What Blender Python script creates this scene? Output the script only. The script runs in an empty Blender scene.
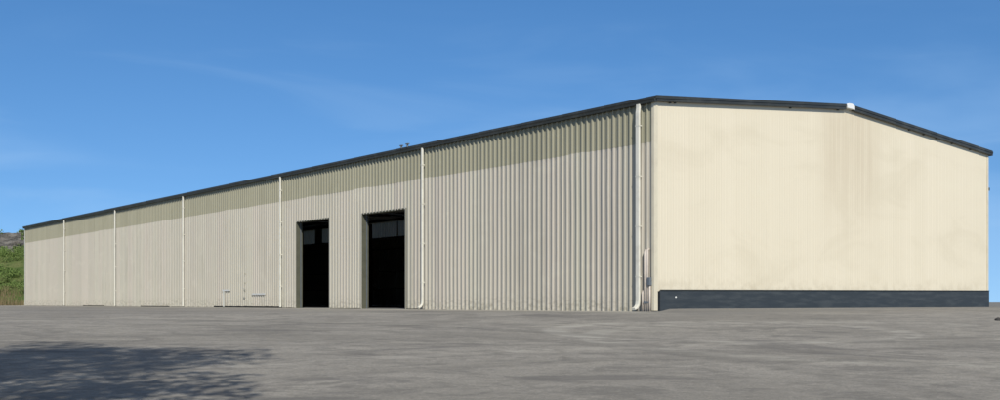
import bpy, bmesh, math, random
from mathutils import Vector, Matrix, noise
random.seed(7)
S = bpy.context.scene
COL = S.collection
R = math.radians
EYE = 0.344            # eye height above the building pad
F = 1088.0             # focal length in photo pixels

# ------------------------------------------------------------------ helpers
def tag(o, label=None, cat=None, group=None, kind=None):
    if label: o['label'] = label
    if cat: o['category'] = cat
    if group: o['group'] = group
    if kind: o['kind'] = kind
    return o

def link(name, me, mat=None, parent=None, smooth=False):
    o = bpy.data.objects.new(name, me); COL.objects.link(o)
    if mat: me.materials.append(mat)
    if parent: o.parent = parent
    if smooth:
        for p in me.polygons: p.use_smooth = True
    return o

class MB:
    def __init__(s): s.v = []; s.f = []
    def quad(s, a, b, c, d):
        n = len(s.v); s.v += [tuple(a), tuple(b), tuple(c), tuple(d)]; s.f.append((n, n+1, n+2, n+3))
    def box(s, x0, x1, y0, y1, z0, z1):
        n = len(s.v)
        s.v += [(x, y, z) for z in (z0, z1) for x, y in ((x0, y0), (x1, y0), (x1, y1), (x0, y1))]
        s.f += [(n, n+3, n+2, n+1), (n+4, n+5, n+6, n+7)] + [(n+i, n+(i+1) % 4, n+4+(i+1) % 4, n+4+i) for i in range(4)]
    def prism(s, prof, axis, a, b):
        """closed profile extruded along an axis ('x','y')"""
        n = len(s.v); k = len(prof)
        for t in (a, b):
            for p, q in prof:
                s.v.append((p, t, q) if axis == 'y' else (t, p, q))
        s.f += [tuple(range(n, n+k)), tuple(range(n+2*k-1, n+k-1, -1))]
        s.f += [(n+i, n+(i+1) % k, n+k+(i+1) % k, n+k+i) for i in range(k)]
    def tube(s, pts, rads, seg=10, sx=1, sy=1):
        pts = [Vector(p) for p in pts]; n0 = len(s.v)
        for i, p in enumerate(pts):
            d = (pts[min(i+1, len(pts)-1)] - pts[max(i-1, 0)]).normalized()
            a = d.orthogonal() if abs(d.z) < .95 else Vector((1, 0, 0))
            a = (a - d*a.dot(d)).normalized(); b = d.cross(a)
            for k in range(seg):
                t = 2*math.pi*k/seg
                s.v.append(tuple(p + (a*math.cos(t)*sx + b*math.sin(t)*sy)*rads[i]))
        for i in range(len(pts)-1):
            for k in range(seg):
                q = n0+i*seg
                s.f.append((q+k, q+(k+1) % seg, q+seg+(k+1) % seg, q+seg+k))
        s.f.append(tuple(range(n0+seg-1, n0-1, -1)))
        m = n0+(len(pts)-1)*seg; s.f.append(tuple(range(m, m+seg)))
    def build(s, name, mat, parent=None, smooth=False, fix=True):
        me = bpy.data.meshes.new(name); me.from_pydata(s.v, [], s.f); me.update()
        if fix:
            bm = bmesh.new(); bm.from_mesh(me); bmesh.ops.recalc_face_normals(bm, faces=bm.faces); bm.to_mesh(me); bm.free()
        return link(name, me, mat, parent, smooth)

def bevel(o, w, seg=2):
    m = o.modifiers.new('bevel', 'BEVEL'); m.width = w; m.segments = seg; m.limit_method = 'ANGLE'
    return o

# ------------------------------------------------------------------ materials
def mat(name, col, rough=.6, spec=.4, metal=0):
    m = bpy.data.materials.new(name); m.use_nodes = True
    nt = m.node_tree; b = nt.nodes['Principled BSDF']
    b.inputs['Base Color'].default_value = (*col, 1); b.inputs['Roughness'].default_value = rough
    b.inputs['Specular IOR Level'].default_value = spec; b.inputs['Metallic'].default_value = metal
    return m, nt, b

class N:
    """tiny node-graph writer"""
    def __init__(s, nt): s.nt = nt
    def n(s, t, **kw):
        x = s.nt.nodes.new(t)
        for k, v in kw.items(): setattr(x, k, v)
        return x
    def put(s, sock, v):
        if hasattr(v, 'node'): s.nt.links.new(v, sock)
        elif isinstance(v, (tuple, list)) and len(v) == 3 and sock.type == 'RGBA': sock.default_value = (*v, 1)
        else: sock.default_value = v
    def math(s, op, a, b=0, clamp=False):
        x = s.n('ShaderNodeMath', operation=op, use_clamp=clamp); s.put(x.inputs[0], a); s.put(x.inputs[1], b); return x.outputs[0]
    def mix(s, f, a, b, mode='MIX'):
        x = s.n('ShaderNodeMix', data_type='RGBA', blend_type=mode)
        s.put(x.inputs[0], f); s.put(x.inputs[6], a); s.put(x.inputs[7], b); return x.outputs[2]
    def ramp(s, f, lo, hi, a=0., b=1.):
        x = s.n('ShaderNodeMapRange', interpolation_type='SMOOTHSTEP')
        s.put(x.inputs[0], f); s.put(x.inputs[1], lo); s.put(x.inputs[2], hi); s.put(x.inputs[3], a); s.put(x.inputs[4], b); return x.outputs[0]
    def obj(s): return s.n('ShaderNodeTexCoord').outputs['Object']
    def mapping(s, vec, scale=(1, 1, 1), loc=(0, 0, 0), rot=(0, 0, 0)):
        x = s.n('ShaderNodeMapping'); s.put(x.inputs[0], vec); x.inputs['Scale'].default_value = scale
        x.inputs['Location'].default_value = loc; x.inputs['Rotation'].default_value = rot; return x.outputs[0]
    def noise(s, vec, scale, detail=4, rough=.55, dist=0):
        x = s.n('ShaderNodeTexNoise'); s.put(x.inputs['Vector'], vec); x.inputs['Scale'].default_value = scale
        x.inputs['Detail'].default_value = detail; x.inputs['Roughness'].default_value = rough
        x.inputs['Distortion'].default_value = dist; return x.outputs[0]
    def sep(s, vec):
        x = s.n('ShaderNodeSeparateXYZ'); s.put(x.inputs[0], vec); return x.outputs
    def white(s, v):
        x = s.n('ShaderNodeTexWhiteNoise', noise_dimensions='1D'); s.put(x.inputs['W'], v); return x.outputs[0]
    def bump(s, h, strength, dist):
        x = s.n('ShaderNodeBump'); s.put(x.inputs['Height'], h); x.inputs['Strength'].default_value = strength
        x.inputs['Distance'].default_value = dist; return x.outputs[0]

def siding_material(name, base, pink, dirt, transl=0.0):
    m, nt, b = mat(name, base, .55, .3)
    g = N(nt); o = g.obj(); X, Y, Z = g.sep(o)
    pan = g.math('FLOOR', g.math('DIVIDE', Y, .915))
    rnd = g.white(pan)
    c = g.mix(g.math('MULTIPLY', rnd, .55), base, pink)
    rnd2 = g.white(g.math('ADD', pan, 51.3))
    c = g.mix(g.math('MULTIPLY', rnd2, .2), c, tuple(x*.62 for x in base))
    streak = g.noise(g.mapping(o, (1, 5, .22)), 1.0, 5, .6)
    c = g.mix(g.ramp(streak, .5, .78, 0, .38), c, dirt)
    blot = g.noise(g.mapping(o, (.5, .5, .8)), 1.2, 6, .6, .6)
    c = g.mix(g.ramp(blot, .52, .75, 0, .22), c, tuple(min(1, x*1.25) for x in base))
    low = g.math('MULTIPLY', g.ramp(Z, .1, .9, 1, 0), g.ramp(g.noise(g.mapping(o, (1, 2.5, 2.5)), 2.6, 6), .42, .68, 0, .7))
    c = g.mix(low, c, dirt)
    # lap screws rows read as faint rust specks
    nt.links.new(c, b.inputs['Base Color'])
    nt.links.new(g.bump(g.noise(g.mapping(o, (1, 1.2, .5)), 1.6, 3), .25, .04), b.inputs['Normal'])
    if transl:
        t = g.n('ShaderNodeBsdfTranslucent'); g.put(t.inputs[0], c)
        mx = g.n('ShaderNodeMixShader'); mx.inputs[0].default_value = transl
        nt.links.new(b.outputs[0], mx.inputs[1]); nt.links.new(t.outputs[0], mx.inputs[2])
        nt.links.new(mx.outputs[0], nt.nodes['Material Output'].inputs[0])
    return m

M = {}
M['siding'] = siding_material('siding_metal', (.465, .44, .36), (.49, .435, .375), (.27, .25, .195))
M['light'] = siding_material('fibreglass_light_panel', (.33, .315, .225), (.35, .33, .24), (.19, .185, .12), .05)
M['farlight'] = siding_material('fibreglass_far_panel', (.30, .29, .25), (.32, .31, .27), (.22, .21, .18), .35)

def gable_material():
    base = (.745, .668, .505)
    m, nt, b = mat('gable_paint', base, .6, .25)
    g = N(nt); o = g.obj(); X, Y, Z = g.sep(o)
    rnd = g.white(g.math('FLOOR', g.math('DIVIDE', X, .915)))
    c = g.mix(g.math('MULTIPLY', rnd, .16), base, (.64, .57, .41))
    # weathered area below the ridge: dull tan panels washed by run-off
    reg = g.math('MULTIPLY', g.ramp(X, 9.6, 11.0), g.ramp(X, 13.4, 15.2, 1, 0))
    reg = g.math('MULTIPLY', reg, g.ramp(g.math('ADD', Z, g.math('MULTIPLY', g.noise(g.mapping(o, (1.3, 1, .3)), 1.2, 3), 2.5)), 3.6, 8.2))
    reg = g.math('MULTIPLY', reg, g.ramp(g.noise(g.mapping(o, (3, 1, .12)), 1.1, 4, .6), .25, .7, .35, .95))
    c = g.mix(g.math('MULTIPLY', reg, .8), c, (.60, .515, .37))
    lap = g.math('ABSOLUTE', g.math('SUBTRACT', g.math('FRACT', g.math('DIVIDE', X, .915)), .03))
    c = g.mix(g.ramp(lap, .0, .03, .10, 0), c, (.42, .36, .26))
    blot = g.noise(g.mapping(o, (.22, .3, .45), rot=(0, .35, 0)), 1.1, 6, .6, .8)
    c = g.mix(g.ramp(blot, .48, .72, 0, .32), c, (.60, .53, .38))
    c = g.mix(g.ramp(blot, .28, .45, .3, 0), c, (.76, .69, .52))
    st = g.noise(g.mapping(o, (7, 1, .25)), 1, 5, .65)
    c = g.mix(g.ramp(st, .52, .78, 0, .14), c, (.55, .47, .33))
    low = g.math('MULTIPLY', g.ramp(Z, .85, 1.6, 1, 0), g.ramp(g.noise(o, 2.5, 4), .4, .65, 0, .35))
    c = g.mix(low, c, (.5, .43, .3))
    nt.links.new(c, b.inputs['Base Color'])
    nt.links.new(g.bump(g.noise(g.mapping(o, (.8, 1, .5)), 1.2, 3), .2, .03), b.inputs['Normal'])
    return m
M['gable'] = gable_material()

def worn(name, base, other, rough=.5, sc=2.0, amt=.5, spec=.35, stretch=(1, 1, 1)):
    m, nt, b = mat(name, base, rough, spec)
    g = N(nt); o = g.obj()
    c = g.mix(g.ramp(g.noise(g.mapping(o, stretch), sc, 6, .65), .42, .72, 0, amt), base, other)
    nt.links.new(c, b.inputs['Base Color'])
    return m
M['trim'] = worn('dark_trim_metal', (.036, .039, .036), (.075, .078, .07), .42, 1.3, .7)
M['roof'] = worn('roof_metal', (.35, .36, .35), (.25, .25, .24), .4, .6)
M['band'] = worn('painted_plinth', (.036, .045, .052), (.068, .078, .082), .6, 1.6, .8, .3, (.5, 1, 3))
M['white'] = worn('downpipe_paint', (.74, .71, .60), (.52, .49, .40), .45, 2.2, .5)
M['cream'] = worn('corner_trim_paint', (.66, .60, .45), (.5, .44, .33), .5, 1.5, .5)
M['pinkpipe'] = worn('conduit_paint', (.60, .53, .45), (.42, .36, .30), .5, 4, .6)
M['cap'] = worn('white_cap_metal', (.8, .8, .76), (.6, .6, .56), .4, 3)
M['olive'] = worn('olive_jamb_metal', (.10, .10, .07), (.06, .06, .045), .6, 3)
M['steel'] = worn('primer_steel', (.10, .055, .04), (.06, .04, .03), .6, 3)
M['inner'] = worn('liner', (.10, .10, .095), (.06, .06, .055), .8, .6)
M['slab'] = worn('concrete_slab', (.16, .155, .145), (.09, .09, .085), .8, .8)
M['kerb'] = worn('foundation_dark', (.05, .048, .042), (.10, .095, .08), .9, 3)
M['box'] = worn('grey_box', (.13, .15, .17), (.08, .09, .1), .5, 5)
M['patch'] = worn('white_patch', (.72, .71, .66), (.5, .49, .44), .5, 5)
M['stone'] = worn('stone', (.05, .047, .043), (.12, .11, .1), .9, 9)

# ------------------------------------------------------------------ terrain
def sm(a, b, t):
    t = max(0., min(1., (t-a)/(b-a))); return t*t*(3-2*t)
def gz(x, y):
    d = 36.0 - y
    if d <= -2: z = 0.0
    elif d < 2: z = -(d+2)**2/8*.0335
    else: z = -d*.0335
    if y < -4: z = -(40*.0335)
    z += .10*sm(5.9, 6.5, x)*sm(37.5, 41, y)
    return z

def axis(segs):
    out = []
    for a, b, st in segs:
        n = max(1, int(round((b-a)/st)))
        out += [a+(b-a)*i/n for i in range(n)]
    return out+[segs[-1][1]]
xs = axis([(-3000, -400, 650), (-400, -80, 20), (-80, 0, 2), (0, 12, .4), (12, 60, 2), (60, 400, 17), (400, 3000, 650)])
ys = axis([(-600, -60, 90), (-60, 0, 6), (0, 60, 1), (60, 200, 7), (200, 3600, 425)])
me = bpy.data.meshes.new('asphalt_lot')
me.from_pydata([(x, y, gz(x, y)) for y in ys for x in xs], [],
    [(j*len(xs)+i, j*len(xs)+i+1, (j+1)*len(xs)+i+1, (j+1)*len(xs)+i) for j in range(len(ys)-1) for i in range(len(xs)-1)])
def ground_material():
    base = (.35, .325, .28)
    m, nt, b = mat('weathered_asphalt', base, .95, .12)
    g = N(nt); o = g.obj(); X, Y, Z = g.sep(o)
    # broad dusty and polished drifts, then finer wear
    wide = g.noise(g.mapping(o, (.10, .16, 1), rot=(0, 0, .3)), 1.0, 7, .6, .8)
    c = g.mix(g.ramp(wide, .42, .60, 0, .75), base, (.245, .228, .195))
    wide2 = g.noise(g.mapping(o, (.16, .26, 1), loc=(31, 7, 0), rot=(0, 0, -.3)), 1.0, 7, .65, .9)
    c = g.mix(g.ramp(wide2, .48, .64, 0, .6), c, (.41, .38, .32))
    mid = g.noise(g.mapping(o, (.35, .5, 1), loc=(3, 11, 0), rot=(0, 0, .25)), 1.3, 8, .7, 1.4)
    c = g.mix(g.ramp(mid, .50, .63, 0, .65), c, (.17, .16, .142))
    fine = g.noise(g.mapping(o, (1.0, 1.1, 1), rot=(0, 0, .5)), 2.4, 9, .75, .6)
    c = g.mix(g.ramp(fine, .47, .62, 0, .6), c, (.20, .188, .165))
    fine2 = g.noise(g.mapping(o, (1, 1, 1), loc=(5, 40, 0)), 5.5, 9, .8)
    c = g.mix(g.ramp(fine2, .50, .68, 0, .5), c, (.46, .43, .37))
    grit = g.noise(o, 24, 8, .85)
    c = g.mix(g.ramp(grit, .44, .60, 0, .55), c, (.15, .142, .125))
    sp = g.noise(o, 11, 6, .9)
    c = g.mix(g.ramp(sp, .60, .68, 0, .6), c, (.55, .52, .46))
    drk = g.noise(g.mapping(o, (.17, .30, 1), loc=(-13, 4, 0), rot=(0, 0, .35)), 1.0, 7, .62, 1.6)
    c = g.mix(g.ramp(drk, .56, .66, 0, .6), c, (.15, .142, .13))
    # turning marks left by lorries
    for cx, cy, rad, wid, col, amt in ((5.4, 26.0, 4.1, .45, (.46, .435, .375), .6), (8.5, 23.5, 6.5, .5, (.43, .41, .35), .45),
                                      (-14, 10, 19.5, .5, (.15, .142, .125), .5), (-14, 10, 21.6, .5, (.15, .142, .125), .45),
                                      (-2, 52, 33, .35, (.16, .15, .132), .5), (-2, 52, 30.9, .4, (.16, .15, .132), .5),
                                      (14, -6, 27, .4, (.16, .15, .132), .4), (14, -6, 29.1, .4, (.45, .42, .36), .4), (-10, 33, 9, .5, (.16, .15, .13), .45)):
        ddx = g.math('POWER', g.math('SUBTRACT', X, cx), 2); ddy = g.math('POWER', g.math('SUBTRACT', Y, cy), 2)
        rr = g.math('ABSOLUTE', g.math('SUBTRACT', g.math('ADD', g.math('SQRT', g.math('ADD', ddx, ddy)), g.math('MULTIPLY', fine, .35)), rad+.17))
        k = g.math('MULTIPLY', g.ramp(rr, wid*.35, wid, amt, 0), g.ramp(mid, .40, .58, 1, .1))
        c = g.mix(k, c, col)
    # pale dusty strip washed along the foot of the long wall
    L = g.mapping(o, rot=(0, 0, 0))
    dx = g.math('SUBTRACT', X, 5.794); dy = g.math('SUBTRACT', Y, 40.67)
    dist = g.math('ADD', g.math('MULTIPLY', dx, -.7906), g.math('MULTIPLY', dy, -.6123))
    wob = g.math('MULTIPLY', g.noise(g.mapping(o, (.3, .3, 1)), 1, 4), 3.0)
    strip = g.ramp(g.math('SUBTRACT', dist, wob), -1.0, 3.2, .7, 0)
    ends = g.ramp(X, 4.2, 6.2, 1, 0)
    c = g.mix(g.math('MULTIPLY', strip, ends), c, (.46, .435, .36))
    # newer dark surfacing in front of the gable
    gd = g.math('ADD', g.math('MULTIPLY', dx, .6123), g.math('MULTIPLY', dy, -.7906))
    newer = g.math('MULTIPLY', g.ramp(g.math('ADD', gd, g.math('MULTIPLY', wob, .6)), 5.5, 7.5, .6, 0), g.ramp(X, 4.5, 6.5))
    c = g.mix(newer, c, (.20, .193, .175))
    nt.links.new(c, b.inputs['Base Color'])
    h = g.math('ADD', g.noise(o, 30, 5, .8), g.math('MULTIPLY', g.noise(o, 3, 4), 1.5))
    nt.links.new(g.bump(h, .5, .02), b.inputs['Normal'])
    return m
tag(link('asphalt_lot', me, ground_material(), None, True), 'weathered grey asphalt lot in front of the long shed', None, None, 'structure')

# ------------------------------------------------------------------ warehouse
W, LEN = 24.1, 88.0
ZE, ZR = 8.05, 9.05                    # roof edge and ridge heights
BANDZ = 6.4
wh = bpy.data.objects.new('warehouse', None); COL.objects.link(wh)
wh.location = (5.794, 40.67, 0); wh.rotation_euler = (0, 0, math.atan2(.6123, .7906))
tag(wh, 'long low metal warehouse, ribbed grey side wall, cream gable end, dark roof trim', 'warehouse')

PITCH = .305
# rib profile: (offset along wall, outward height), trapezoid rib then pan with two small stiffeners
RIB = [(0, 0), (.032, .068), (.092, .068), (.124, 0), (.178, 0), (.186, .007), (.200, .007), (.208, 0), (.242, 0), (.250, .007), (.264, .007), (.272, 0)]
def profile(a, b, rib=RIB, pitch=PITCH):
    pts = []
    k = int(math.floor(a/pitch))-1
    while k*pitch < b+pitch:
        pts += [(k*pitch+o, h) for o, h in rib]; k += 1
    def at(t):
        for (p, h), (q, i) in zip(pts, pts[1:]):
            if p <= t <= q: return h+(i-h)*(t-p)/(q-p) if q > p else h
        return 0
    return [(a, at(a))] + [p for p in pts if a+1e-4 < p[0] < b-1e-4] + [(b, at(b))]

rw = random.Random(3)
def ribbed(mb, a, b, z0, z1, plane='x', at=0., sign=-1, rib=RIB, top=None, zsteps=1, wob=0.0):
    """ribbed sheet on plane x=at (runs along y) or y=at (runs along x)"""
    pr = profile(a, b, rib)
    n = len(mb.v); k = len(pr); T = .0016
    for j in range(zsteps+1):
        for t, h in pr:
            zt = top(t) if top else z1
            z = z0+(zt-z0)*j/zsteps
            w = wob*noise.noise(Vector((t*.35, z*.5, 3)))
            # slight dents and a wavy cut at the foot
            zz = z + (0.02*noise.noise(Vector((t*1.7, 0, 9))) if (j == 0 and z0 < 1) else 0)
            if plane == 'x': mb.v.append((at+sign*(h+w), t, zz))
            else: mb.v.append((t, at+sign*(h+w), zz))
    for j in range(zsteps):
        for i in range(k-1):
            q = n+j*k+i
            mb.f.append((q, q+1, q+k+1, q+k))

D1 = (24.85, 28.77); D2 = (17.10, 21.28); DZ = 5.0
bays = [0.09, 15.4, 30.6, 45.8, 60.2, 74.1, 87.9]
foot = {0: .0, 1: .03, 2: .05, 3: .03, 4: .06, 5: .02}
for i in range(6):
    a, b = bays[i], bays[i+1]
    mb = MB(); z0 = foot[i]
    if i == 1:
        for s0, s1 in ((a, D2[0]), (D2[1], D1[0]), (D1[1], b)): ribbed(mb, s0, s1, z0, DZ, wob=.012, zsteps=6)
        ribbed(mb, a, b, DZ, BANDZ, wob=.012, zsteps=2)
    elif i == 2:
        ribbed(mb, a, a+10.2, .10, BANDZ, wob=.014, zsteps=8); ribbed(mb, a+10.2, b, .02, BANDZ, wob=.014, zsteps=8)
    elif i in (3, 4):
        ribbed(mb, a, a+3, .03, BANDZ, wob=.014, zsteps=8); ribbed(mb, a+3, a+9, .07, BANDZ, wob=.014, zsteps=8); ribbed(mb, a+9, b, .02, BANDZ, wob=.014, zsteps=8)
    else:
        ribbed(mb, a, b, z0, BANDZ, wob=.012, zsteps=8)
    mb.build('wall_siding', M['siding'], wh, fix=False)
    mb = MB(); ribbed(mb, a+(.002), b-.002, BANDZ-.03, 7.86, at=-.004)
    mb.build('light_panel', M['light'], wh, fix=False)

# foot of the wall: foundation strip set back behind the sheets
mb = MB(); 
for s0, s1 in ((.1, D2[0]-.02), (D2[1]+.02, D1[0]-.02), (D1[1]+.02, 87.85)): mb.box(.02, .22, s0, s1, -.3, .25)
mb.build('foundation', M['kerb'], wh)

# gable end: flat sheets with shallow ribs
GR = [(0, 0), (.014, .0035), (.04, .0035), (.054, 0), (.15, 0), (.158, .0015), (.17, .0015), (.178, 0)]
def rooftop(x): return ZE-.05+(ZR-ZE)*(1-abs(x-W/2)/(W/2))
mb = MB(); ribbed(mb, .09, W-.02, .78, 0, 'y', 0, -1, GR, top=lambda x: rooftop(x)-.06, zsteps=10, wob=.006)
mb.build('gable_siding', M['gable'], wh, fix=False)
# dark plinth, its top stepping up slightly to the right
mb = MB()
mb.prism([(.22, -.35), (W+.02, -.35), (W+.02, .93), (.22, .80)], 'x', -.075, .05)
mb.v = [(y, x, z) for x, y, z in mb.v]          # profile runs along x, thickness along y
o = mb.build('base_band', M['band'], wh); bevel(o, .012)
mb = MB(); mb.box(.25, W, -.105, -.02, 0, .03)
mb.v = [(x, y, z + .80 + .13*(x-.22)/(W-.2)) for x, y, z in mb.v]
mb.build('drip_flashing', M['trim'], wh)
# pale paint fleck on the plinth
mb = MB(); mb.prism([(1.0, .53), (1.07, .52), (1.10, .55), (1.06, .59), (1.01, .57)], 'y', -.079, -.074)
mb.build('paint_patch', M['patch'], wh)

# corner trims
def zprism(prof, z0, z1):
    m = MB(); k = len(prof)
    for z in (z0, z1): m.v += [(x, y, z) for x, y in prof]
    m.f += [tuple(range(k)), tuple(range(2*k-1, k-1, -1))] + [(i, (i+1) % k, k+(i+1) % k, k+i) for i in range(k)]
    return m
zprism([(-.07, -.022), (.13, -.022), (.13, -.006), (-.054, -.006), (-.054, .11), (-.07, .11)], .03, 7.84).build('corner_trim', M['cream'], wh)
zprism([(W-.1, -.024), (W+.05, -.024), (W+.05, .12), (W+.034, .12), (W+.034, -.008), (W-.1, -.008)], .95, 8.0).build('corner_trim', M['cream'], wh)
zprism([(-.075, 87.8), (-.06, 87.8), (-.06, 88.02), (.1, 88.02), (.1, 88.04), (-.075, 88.04)], .03, 7.86).build('corner_trim', M['white'], wh)

# back wall (right hand long side) and far gable, ribbed too
mb = MB(); ribbed(mb, .1, 87.9, 0.02, BANDZ, 'x', W, +1)
# opaque sheets between the far light panels
open_spans = [(2, 12), (17, 27), (32, 42), (47, 55.8), (56.0, 61.5), (64, 67.5), (68.2, 70.2), (71.7, 75.2), (78, 86)]
prev = .1
for a, b in open_spans+[(87.9, 87.9)]:
    if a > prev: ribbed(mb, prev, a, BANDZ, 7.86, 'x', W, +1)
    prev = b
mb.build('wall_siding', M['siding'], wh, fix=False)
for a, b in open_spans[:-1] + [open_spans[-1]]:
    m2 = MB(); ribbed(m2, a, b, BANDZ, 7.86, 'x', W, +1); m2.build('light_panel', M['farlight'], wh, fix=False)
mb = MB(); ribbed(mb, .05, W-.05, .02, 0, 'y', LEN, +1, RIB, top=lambda x: rooftop(x)-.05)
mb.build('gable_siding', M['siding'], wh, fix=False)

# roof
def zr(x): return ZE+(ZR-ZE)*(1-abs(x-W/2)/(W/2))
mb = MB()
mb.prism([(-.10, ZE-.03), (W/2, ZR-.03), (W+.10, ZE-.03), (W+.10, ZE-.09), (W/2, ZR-.09), (-.10, ZE-.09)], 'y', -.10, LEN+.1)
roof = mb.build('roof', M['roof'], wh)
mb = MB()
k = 0
while k*.61 < LEN:                       # standing seams
    y = k*.61
    for s in (-1, 1):
        xa, xb = W/2+s*.35, W/2+s*(W/2+.08)
        n = len(mb.v)
        for x in (xa, xb):
            z = ZE-.03+(ZR-ZE)*(1-abs(x-W/2)/(W/2))
            mb.v += [(x, y-.02, z-.005), (x, y+.02, z-.005), (x, y+.012, z+.035), (x, y-.012, z+.035)]
        mb.f += [(n, n+1, n+5, n+4), (n+1, n+2, n+6, n+5), (n+2, n+3, n+7, n+6), (n+3, n, n+4, n+7), (n, n+1, n+2, n+3), (n+4, n+5, n+6, n+7)]
    k += 1
mb.build('roof_seam', M['roof'], roof)
# rake trim on the gable: two-step dark flashing
def rake(y0, y1, lo, hi, name='rake_trim', gap=.28):
    out = []
    for s in (-1, 1):
        xa, xb = W/2+s*gap, W/2+s*(W/2+.14)
        za, zb = zr(xa), ZE-.012*1
        m = MB(); n = 0
        m.v = [(xa, y0, za+lo), (xb, y0, zb+lo), (xb, y0, zb+hi), (xa, y0, za+hi), (xa, y1, za+lo), (xb, y1, zb+lo), (xb, y1, zb+hi), (xa, y1, za+hi)]
        m.f = [(0, 1, 2, 3), (4, 5, 6, 7), (0, 1, 5, 4), (1, 2, 6, 5), (2, 3, 7, 6), (3, 0, 4, 7)]
        o = m.build(name, M['trim'], wh); bevel(o, .01); out.append(o)
    return out
rt = rake(-.17, -.03, -.205, .02)
for t, s in zip(rt, (-1, 1)):
    xa, xb = W/2+s*.30, W/2+s*(W/2+.13)
    m = MB(); za, zb = zr(xa), ZE-.012
    m.v = [(xa, y, za+q) if e == 0 else (xb, y, zb+q) for y in (-.195, -.168) for e, q in ((0, -.085), (1, -.085), (1, .028), (0, .028))]
    m.f = [(0, 1, 2, 3), (4, 5, 6, 7), (0, 1, 5, 4), (1, 2, 6, 5), (2, 3, 7, 6), (3, 0, 4, 7)]
    m.build('drip_edge', M['trim'], t)
# ridge cap, white end piece in view
mb = MB()
mb.prism([(W/2-.34, ZR-.045), (W/2-.30, ZR+.0), (W/2-.10, ZR+.055), (W/2+.1, ZR+.055), (W/2+.30, ZR+.0), (W/2+.34, ZR-.045)], 'y', -.19, LEN+.12)
rc = mb.build('ridge_cap', M['cap'], wh)
mb = MB(); mb.prism([(W/2-.27, ZR-.16), (W/2-.29, ZR-.02), (W/2-.10, ZR+.05), (W/2+.1, ZR+.05), (W/2+.29, ZR-.02), (W/2+.30, ZR-.19), (W/2, ZR-.17)], 'y', -.215, -.02)
mb.build('end_cap', M['cap'], rc)
# purlin clips showing under the rake trim
for x, w in ((.75, .05), (1.02, .04), (8.0, .05), (11.3, .07), (16.9, .06), (18.1, .07), (19.2, .06), (20.6, .05), (22.3, .05)):
    z = zr(x)-.205
    mb = MB(); mb.box(x-w*.8, x+w*.8, -.09, -.025, z-.04, z+.02)
    mb.build('purlin_clip', M['trim'], wh)

# gutters
def gutter(sgn, x):
    p = [(x, ZE-.235), (x+sgn*.125, ZE-.235), (x+sgn*.14, ZE-.16), (x+sgn*.17, ZE-.10), (x+sgn*.17, ZE-.015), (x+sgn*.155, ZE-.015), (x+sgn*.152, ZE-.09), (x+sgn*.015, ZE-.09), (x, ZE-.085)]
    m = MB(); m.prism(p, 'y', -.17, LEN+.12); return m.build('gutter', M['trim'], wh)
gt = gutter(-1, -.062); gutter(1, W+.062)
# soffit flashing under the gutter
mb = MB(); mb.box(-.061, .0, 0.0, LEN, 7.80, 7.88); mb.build('eave_flashing', M['olive'], wh)

# downpipes
def rrect(w, d, n=3, r=.02):
    pts = []
    for cx, cy, a0 in ((w/2-r, d/2-r, 0), (-w/2+r, d/2-r, 90), (-w/2+r, -d/2+r, 180), (w/2-r, -d/2+r, 270)):
        for i in range(n): a = R(a0+90*i/(n-1)); pts.append((cx+r*math.cos(a), cy+r*math.sin(a)))
    return pts
def downpipe(y, w=.125, kick=True, out=-.17, zb=.16):
    m = MB()
    path = [(-.17, 7.83, 0), (-.17, 7.70, 0), (out, 7.50, 0), (out, zb+.22, 0)]
    if kick: path += [(out-.02, zb+.08, -.0), (out-.10, zb-.02, 0), (out-.24, zb-.07, 0)]
    else: path += [(out, .05, 0)]
    sec = rrect(.09, w); k = len(sec)
    for i, (x, z, _) in enumerate(path):
        a = path[max(i-1, 0)]; b = path[min(i+1, len(path)-1)]
        d = Vector((b[0]-a[0], 0, b[1]-a[1])).normalized(); nrm = Vector((-d.z, 0, d.x))
        for p, q in sec: m.v.append((x+nrm.x*p, y+q, z+nrm.z*p))
    for i in range(len(path)-1):
        for j in range(k): m.f.append((i*k+j, i*k+(j+1) % k, (i+1)*k+(j+1) % k, (i+1)*k+j))
    m.f += [tuple(range(k)), tuple(range(len(path)*k-1, (len(path)-1)*k-1, -1))]
    o = m.build('downpipe', M['white'], wh)
    for z in (1.3, 3.2, 5.1, 7.0):
        s = MB(); s.box(out-.052, out+.1, y-w/2-.012, y+w/2+.012, z, z+.04); s.build('pipe_strap', M['white'], o)
    return o
downpipe(.70, .19, out=-.20)
for y in (15.4, 30.6, 45.8, 60.2, 74.1): downpipe(y, .12, kick=(y == 15.4))

# conduits and junction box in the narrow strip between downpipe and corner
def pipe(name, pts, r, mt): 
    m = MB(); m.tube(pts, [r]*len(pts), 10); return m.build(name, mt, wh, True)
c1 = pipe('conduit', [(-.11, .40, -.05), (-.11, .40, 2.25), (-.06, .40, 2.33)], .06, M['pinkpipe'])
c2 = pipe('conduit', [(-.11, .27, -.05), (-.11, .27, 2.3), (-.06, .27, 2.38)], .05, M['pinkpipe'])
c3 = pipe('conduit', [(-.11, .155, -.05), (-.11, .155, 1.05), ], .04, M['pinkpipe'])
c4 = pipe('conduit', [(-.12, .52, -.05), (-.12, .52, .72), (-.07, .52, .80)], .05, M['pinkpipe'])
mb = MB(); mb.box(-.20, -.06, .09, .22, .98, 1.28); bevel(mb.build('junction_box', M['box'], wh), .01)
mb = MB(); mb.box(-.18, -.06, .22, .44, .30, .36); mb.build('conduit_clamp', M['box'], wh)
mb = MB(); mb.box(-.075, .0, .10, .56, .0, .04); mb.box(-.24, .0, .08, .60, -.1, .0); mb.build('pipe_plinth', M['kerb'], wh)

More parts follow.
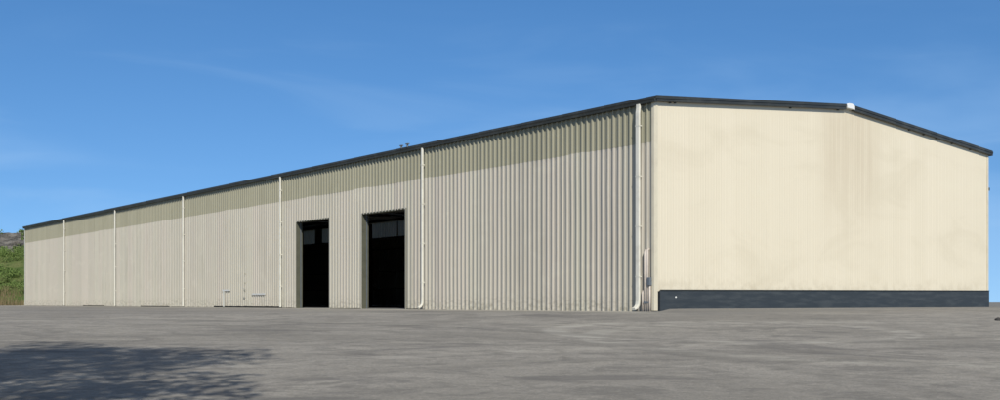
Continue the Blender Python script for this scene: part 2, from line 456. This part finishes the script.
# small fittings seen on the wall
mb = MB(); mb.tube([(-.24, 16.6, 8.0), (-.24, 16.6, 8.16)], [.05, .05], 8); mb.box(-.29, -.18, 16.5, 16.72, 8.14, 8.19)
mb.build('eave_fitting', M['box'], wh)
mb = MB(); mb.tube([(-.24, 17.15, 8.0), (-.24, 17.15, 8.14)], [.05, .05], 8); mb.box(-.29, -.18, 17.05, 17.25, 8.12, 8.17)
mb.build('eave_fitting', M['box'], wh)
mb = MB(); mb.box(W+.05, W+.16, -.03, .05, 6.05, 6.2); bevel(mb.build('wall_bracket', M['trim'], wh), .01)

def s_at(px):
    k = (px-500)/F; return (5.794-40.67*k)/(.6125+.7905*k)
def z_at(py, s): return EYE+(302.5-py)/F*(40.67+.7905*s)
# pale bracketed pieces low on the fourth bay
s = s_at(224.5)
mb = MB(); mb.box(-.088, -.0685, s-.12, s+.12, .05, z_at(290, s)); mb.build('guard_strip', M['white'], wh)
sb = s_at(231); mb = MB(); mb.box(-.092, -.069, sb, s+.2, z_at(291, s), z_at(289.6, s)); mb.build('guard_rail', M['patch'], wh)
sa, sb = s_at(266), s_at(253)
mb = MB(); mb.box(-.088, -.069, sa, sb, z_at(294.6, sa), z_at(293.2, sa)); mb.build('guard_rail', M['patch'], wh)
s = s_at(246)
for py in (274, 283, 291):
    z = z_at(py, s); mb = MB(); mb.box(-.09, -.0685, s-.06, s+.06, z-.04, z+.04)
    bevel(mb.build('hinge', M['light'], wh), .01)
for pa, pb, q in ((298, 296.6, .22), (289.5, 288.5, .18)):
    mb = MB(); mb.box(-.085, -.0685, s-.05, s+q, z_at(pa, s), z_at(pb, s)); mb.build('guard_rail', M['siding'], wh)

# door openings: jambs, head and open panelled doors lifted overhead
for a, b in (D1, D2):
    m = MB()
    m.box(-.060, .34, a-.06, a, 0, DZ+.06); m.box(-.060, .34, b, b+.06, 0, DZ+.06)
    m.box(-.058, .34, a, b, DZ, DZ+.06)
    fr = m.build('door_frame', M['olive'], wh)
    for e0, e1 in ((a-.07, a-.02), (b+.02, b+.07)):
        m = MB(); m.box(-.072, -.061, e0, e1, 0, DZ+.06); m.build('frame_flashing', M['siding'], fr)
    m = MB()
    for i in range(7):
        m.box(.45+i*.62, .45+i*.62+.6, a+.05, b-.05, DZ+.18+.02*i, DZ+.23+.02*i)
    m.tube([(.40, a-.1, DZ+.42), (.40, b+.1, DZ+.42)], [.06, .06], 10)
    m.build('overhead_door', M['inner'], wh)
    for yy in (a+.02, b-.02):
        m = MB(); m.box(.2, .24, yy-.02, yy+.02, 0, DZ+.15); m.box(.24, 4.8, yy-.02, yy+.02, DZ+.10, DZ+.15)
        m.build('door_track', M['box'], wh)

# interior: slab, frames, purlins, stacked pallets of dark stock
mb = MB(); mb.box(.23, W-.05, .1, 87.9, -.2, .02); mb.build('floor_slab', M['slab'], wh)
for y in (.3, 15.4, 30.6, 45.8, 60.2, 74.1, 87.6):
    m = MB()
    for x0 in (.15, W-.5):
        m.box(x0, x0+.35, y-.1, y-.085, 0, 7.6); m.box(x0, x0+.35, y+.085, y+.1, 0, 7.6); m.box(x0+.16, x0+.19, y-.085, y+.085, 0, 7.6)
    m.prism([(.15, 7.1), (W/2, 8.35), (W-.15, 7.1), (W-.15, 7.75), (W/2, 8.80), (.15, 7.75)], 'y', y-.08, y+.08)
    m.build('steel_frame', M['steel'], wh)
m = MB()
for i in range(13):
    x = .9+i*1.86
    z = zr(x)-.32; m.box(x-.03, x+.03, .3, 87.7, z, z+.2)
m.build('purlin', M['steel'], wh)
m = MB()
for x0 in (.05, W-.16):
    for z in (1.6, 3.2, 5.3, 6.38):
        if x0 < 1 and z < 5:
            for s0, s1 in ((.3, D2[0]-.12), (D2[1]+.12, D1[0]-.12), (D1[1]+.12, 87.7)): m.box(x0, x0+.1, s0, s1, z-.03, z+.03)
        else: m.box(x0, x0+.1, .3, 87.7, z-.03, z+.03)
m.build('girt', M['steel'], wh)

# ------------------------------------------------------------------ foliage helpers
def leaf_mat(name, a, b_, c_):
    m, nt, b = mat(name, a, .65, .25)
    g = N(nt); o = g.obj()
    geo = g.n('ShaderNodeNewGeometry').outputs['Random Per Island']
    c = g.mix(geo, a, b_)
    c = g.mix(g.ramp(g.noise(o, .35, 4), .45, .65, 0, .8), c, c_)
    nt.links.new(c, b.inputs['Base Color'])
    t = g.n('ShaderNodeBsdfTranslucent'); g.put(t.inputs[0], c)
    mx = g.n('ShaderNodeMixShader'); mx.inputs[0].default_value = .25
    nt.links.new(b.outputs[0], mx.inputs[1]); nt.links.new(t.outputs[0], mx.inputs[2])
    nt.links.new(mx.outputs[0], nt.nodes['Material Output'].inputs[0])
    return m
M['leaf'] = leaf_mat('leaf_green', (.045, .075, .018), (.09, .13, .03), (.05, .085, .025))
M['scrub'] = leaf_mat('scrub_green', (.14, .21, .05), (.20, .28, .08), (.15, .19, .06))
M['dry'] = leaf_mat('dry_grass', (.28, .22, .12), (.20, .15, .08), (.16, .15, .06))
M['bark'] = worn('bark', (.12, .09, .065), (.06, .045, .035), .9, 6)
def leaves(mb, c, r, n, size, rnd, flat=.8):
    for _ in range(n):
        d = Vector((rnd.gauss(0, 1), rnd.gauss(0, 1), rnd.gauss(0, 1))).normalized()*r*rnd.random()**.45
        p = Vector(c)+Vector((d.x, d.y, d.z*flat))
        nrm = (Vector((rnd.gauss(0, 1), rnd.gauss(0, 1), rnd.gauss(0, 1)))).normalized()
        a = nrm.orthogonal().normalized(); b = nrm.cross(a)
        ang = rnd.random()*6.28; a, b = a*math.cos(ang)+b*math.sin(ang), b*math.cos(ang)-a*math.sin(ang)
        s = size*rnd.uniform(.6, 1.3)
        mb.quad(p-a*s, p-b*s*.5, p+a*s, p+b*s*.5)

# ------------------------------------------------------------------ hill behind, left
def hz(x, y):
    edge = sm(30, -15, x)                      # the hill dies away behind the shed
    toe = 124 + 3*noise.noise(Vector((x*.04, 0, 1)))
    cl = 152 + 3.5*noise.noise(Vector((x*.06, 2, 1)))+1.2*noise.noise(Vector((x*.3, 2, 5)))
    s = sm(toe-6, cl, y)*.45+max(0, min(1, (y-toe)/(cl-toe)))*.55
    z = 7.9*s
    cliff = sm(cl-1, cl+3.5, y)
    z += (2.6+.8*noise.noise(Vector((x*.08, 7, 0)))+.35*noise.noise(Vector((x*.5, 1, 0))))*cliff
    z += sm(160, 260, y)*3 - sm(260, 330, y)*14
    z += (.35*noise.noise(Vector((x*.25, y*.25, 2)))+.15*noise.noise(Vector((x, y, z))))*sm(0, 2, z)
    left = 1-sm(-170, -240, x)*.5
    return z*edge*left-.25
hx = axis([(-260, -90, 4), (-90, -50, .6), (-50, 34, 3)]); hy = axis([(112, 148, 1.5), (148, 162, .5), (162, 335, 10)])
hv = []
for y in hy:
    for x in hx:
        z = hz(x, y)
        cl = sm(146, 152, y)*sm(166, 158, y)
        dx = 1.3*noise.noise(Vector((x*.35, z*.9, 11)))*cl; dy = 1.8*noise.noise(Vector((x*.45, z*1.3, 21)))*cl
        hv.append((x+dx, y+dy, z))
me = bpy.data.meshes.new('hill'); n = len(hx)
me.from_pydata(hv, [], [(j*n+i, j*n+i+1, (j+1)*n+i+1, (j+1)*n+i) for j in range(len(hy)-1) for i in range(n-1)])
m, nt, b = mat('hill_ground', (.12, .12, .07), .95, .1)
g = N(nt); o = g.obj(); X, Y, Z = g.sep(o)
rock = g.mix(g.ramp(g.noise(g.mapping(o, (1, 1, 2)), .9, 7, .7), .38, .62), (.075, .072, .065), (.23, .215, .19))
soil = g.mix(g.ramp(g.noise(o, .5, 5), .4, .6), (.10, .15, .04), (.17, .19, .07))
c = g.mix(g.ramp(g.math('ADD', Z, g.math('MULTIPLY', g.noise(o, .4, 4), 1.5)), 7.4, 8.6), soil, rock)
nt.links.new(c, b.inputs['Base Color']); nt.links.new(g.bump(g.noise(o, 1.5, 7, .75), .9, .5), b.inputs['Normal'])
tag(link('hill', me, m, None, True), 'rocky hillside with green scrub left of the shed', None, None, 'structure')

rs = random.Random(21)
mb = MB()
for i in range(420):
    y = rs.uniform(124, 150); x = rs.uniform(-84, -46) if i % 4 else rs.uniform(-160, -20)
    r = rs.uniform(.5, 1.25); z = hz(x, y)
    if z < 1.0 and rs.random() < .8: continue
    leaves(mb, (x, y, z+r*.35), r, 230, .11, rs, .7)
for i in range(170):
    y = rs.uniform(149, 158); x = rs.uniform(-88, -46); r = rs.uniform(.25, .6); z = hz(x, y)
    leaves(mb, (x, y-.4, z+.1), r, 60, .12, rs, .8)
tag(mb.build('hillside_scrub', M['scrub'], None, False, False), 'green scrub covering the hillside below the grey rock', 'scrub', None, 'stuff')
mb = MB()
for i in range(9000):
    x = rs.uniform(-80, -44); y = rs.uniform(112, 131); 
    z = max(hz(x, y), 0)
    dens = noise.noise(Vector((x*.3, y*.3, 4)))
    if dens < -.15: continue
    h = rs.uniform(.3, .95)*(1+dens); a = rs.random()*6.28; w = .035
    dx, dy = math.cos(a)*w, math.sin(a)*w; lx, ly = rs.gauss(0, .15), rs.gauss(0, .15)
    n0 = len(mb.v); mb.v += [(x-dx, y-dy, z-.05), (x+dx, y+dy, z-.05), (x+lx, y+ly, z+h)]; mb.f.append((n0, n0+1, n0+2))
tag(mb.build('dry_grass', M['dry'], None, False, False), 'dry brown grass along the foot of the hill', 'grass', None, 'stuff')

# ------------------------------------------------------------------ tree whose shadow lies on the asphalt
tr = bpy.data.objects.new('broadleaf_tree', None); COL.objects.link(tr)
TX, TY = -6.7, 0.6; tr.location = (TX, TY, gz(TX, TY)-.02)
tr.scale = (1.35, 1.3, 1.85)
tag(tr, 'broadleaf tree out of frame whose leafy shadow lies on the near left asphalt', 'tree')
rt_ = random.Random(5); mb = MB(); lf = MB()
mb.tube([(0, 0, -.1), (.05, .02, 1), (-.05, .1, 2.4), (.1, .05, 4.0), (.15, .2, 6.2), (.1, .3, 8.2)], [.30, .24, .20, .17, .10, .03], 12)
for i in range(22):
    a = i*2.4+rt_.random(); z0 = 2.5+i*.24; L = rt_.uniform(2.2, 4.4)*(1-.02*i)
    base = Vector((.05, .1, z0)); dirv = Vector((math.cos(a), math.sin(a), rt_.uniform(.25, .7)))
    tip = base+dirv*L; mid = base+dirv*L*.5+Vector((0, 0, -.2))
    mb.tube([base, mid, tip], [.08, .05, .015], 7)
    for k in range(6):
        c = base+dirv*L*rt_.uniform(.45, 1.08)+Vector((rt_.gauss(0, .55), rt_.gauss(0, .55), rt_.gauss(0, .4)))
        leaves(lf, c, rt_.uniform(.45, .95), 210, .085, rt_)
mb.build('trunk', M['bark'], tr, True)
lf.build('crown', M['leaf'], tr, False, False)

# stray dark stone at the right edge of the lot
def stone(x, y, r, label):
    bm = bmesh.new(); bmesh.ops.create_icosphere(bm, subdivisions=3, radius=r)
    for v in bm.verts:
        v.co *= 1+.35*noise.noise(v.co*2.2/r*.5+Vector((x, 0, 0))); v.co.z *= .6
    me = bpy.data.meshes.new('stone'); bm.to_mesh(me); bm.free()
    o = link('stone', me, M['stone'], None, True); o.location = (x, y, gz(x, y)+r*.25)
    return tag(o, label, 'stone')
def ground_at(px, py):
    k = (px-500)/F; q = (302.5-py)/F
    lo, hi = 3., 300.
    for _ in range(60):
        y = (lo+hi)/2
        if EYE+q*y > gz(k*y, y): lo = y
        else: hi = y
    return k*lo, lo
x, y = ground_at(998.6, 320.5); stone(x, y, .10, 'small dark stone on the asphalt at the right edge of the lot')

# ------------------------------------------------------------------ sun, sky, camera
EL, AZ = 37.0, 171.0        # azimuth measured clockwise from +Y
sd = Vector((math.sin(R(AZ))*math.cos(R(EL)), math.cos(R(AZ))*math.cos(R(EL)), math.sin(R(EL))))
L = bpy.data.lights.new('sun', 'SUN'); L.energy = 4.1; L.angle = R(.55); L.color = (1, .955, .875)
lo = bpy.data.objects.new('sun', L); COL.objects.link(lo); lo.rotation_euler = sd.to_track_quat('Z', 'Y').to_euler()
w = bpy.data.worlds.new('World'); S.world = w; w.use_nodes = True; nt = w.node_tree; g = N(nt)
bg = nt.nodes['Background']
sky = g.n('ShaderNodeTexSky'); sky.sky_type = 'NISHITA'; sky.sun_disc = False
sky.sun_elevation = R(EL); sky.sun_rotation = R(AZ); sky.altitude = 0; sky.air_density = 1.0; sky.dust_density = .0; sky.ozone_density = 2.5
gen = g.n('ShaderNodeTexCoord').outputs['Generated']
up = g.n('ShaderNodeVectorMath', operation='ADD'); nt.links.new(gen, up.inputs[0]); up.inputs[1].default_value = (0, 0, .15)
nv = g.n('ShaderNodeVectorMath', operation='NORMALIZE'); nt.links.new(up.outputs[0], nv.inputs[0]); nt.links.new(nv.outputs[0], sky.inputs[0])
gx, gy, gzz = g.sep(gen)
# clear saturated blue low down; unseen zenith greyed and dimmed to cut blue fill
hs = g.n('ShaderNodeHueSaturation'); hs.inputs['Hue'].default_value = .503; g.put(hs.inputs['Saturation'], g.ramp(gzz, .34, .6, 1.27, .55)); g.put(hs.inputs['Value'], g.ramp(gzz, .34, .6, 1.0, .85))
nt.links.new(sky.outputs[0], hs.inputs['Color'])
veil = g.noise(g.mapping(gen, (1.6, 1.6, 7), loc=(4.1, 0, .35), rot=(0, -.12, 0)), 1.2, 5, .5, .6)
veil = g.math('MULTIPLY', g.ramp(veil, .38, .62, 0, .30), g.ramp(gzz, .30, .12))
cl = g.noise(g.mapping(gen, (2.6, 2.6, 16), loc=(2.3, 0, 1.9), rot=(0, -.05, 0)), 1.3, 6, .5, .8)
c = g.mix(veil, hs.outputs[0], (3.2, 5.0, 7.4))
c = g.mix(g.math('MULTIPLY', g.ramp(cl, .50, .68, 0, .13), g.ramp(gzz, .32, .10)), c, (3.6, 5.2, 7.2))
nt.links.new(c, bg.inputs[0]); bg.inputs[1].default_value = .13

cam = bpy.data.cameras.new('camera'); co = bpy.data.objects.new('camera', cam); COL.objects.link(co)
co.location = (0, 0, EYE); co.rotation_euler = (R(90), 0, 0)
cam.sensor_width = 36; cam.lens = F/1000*36; cam.shift_y = .1025; cam.clip_end = 6000; cam.clip_start = .05
S.camera = co
S.render.engine = 'CYCLES'; S.cycles.max_bounces = 8
S.view_settings.view_transform = 'Standard'; S.view_settings.look = 'None'; S.view_settings.exposure = 0; S.view_settings.gamma = 1
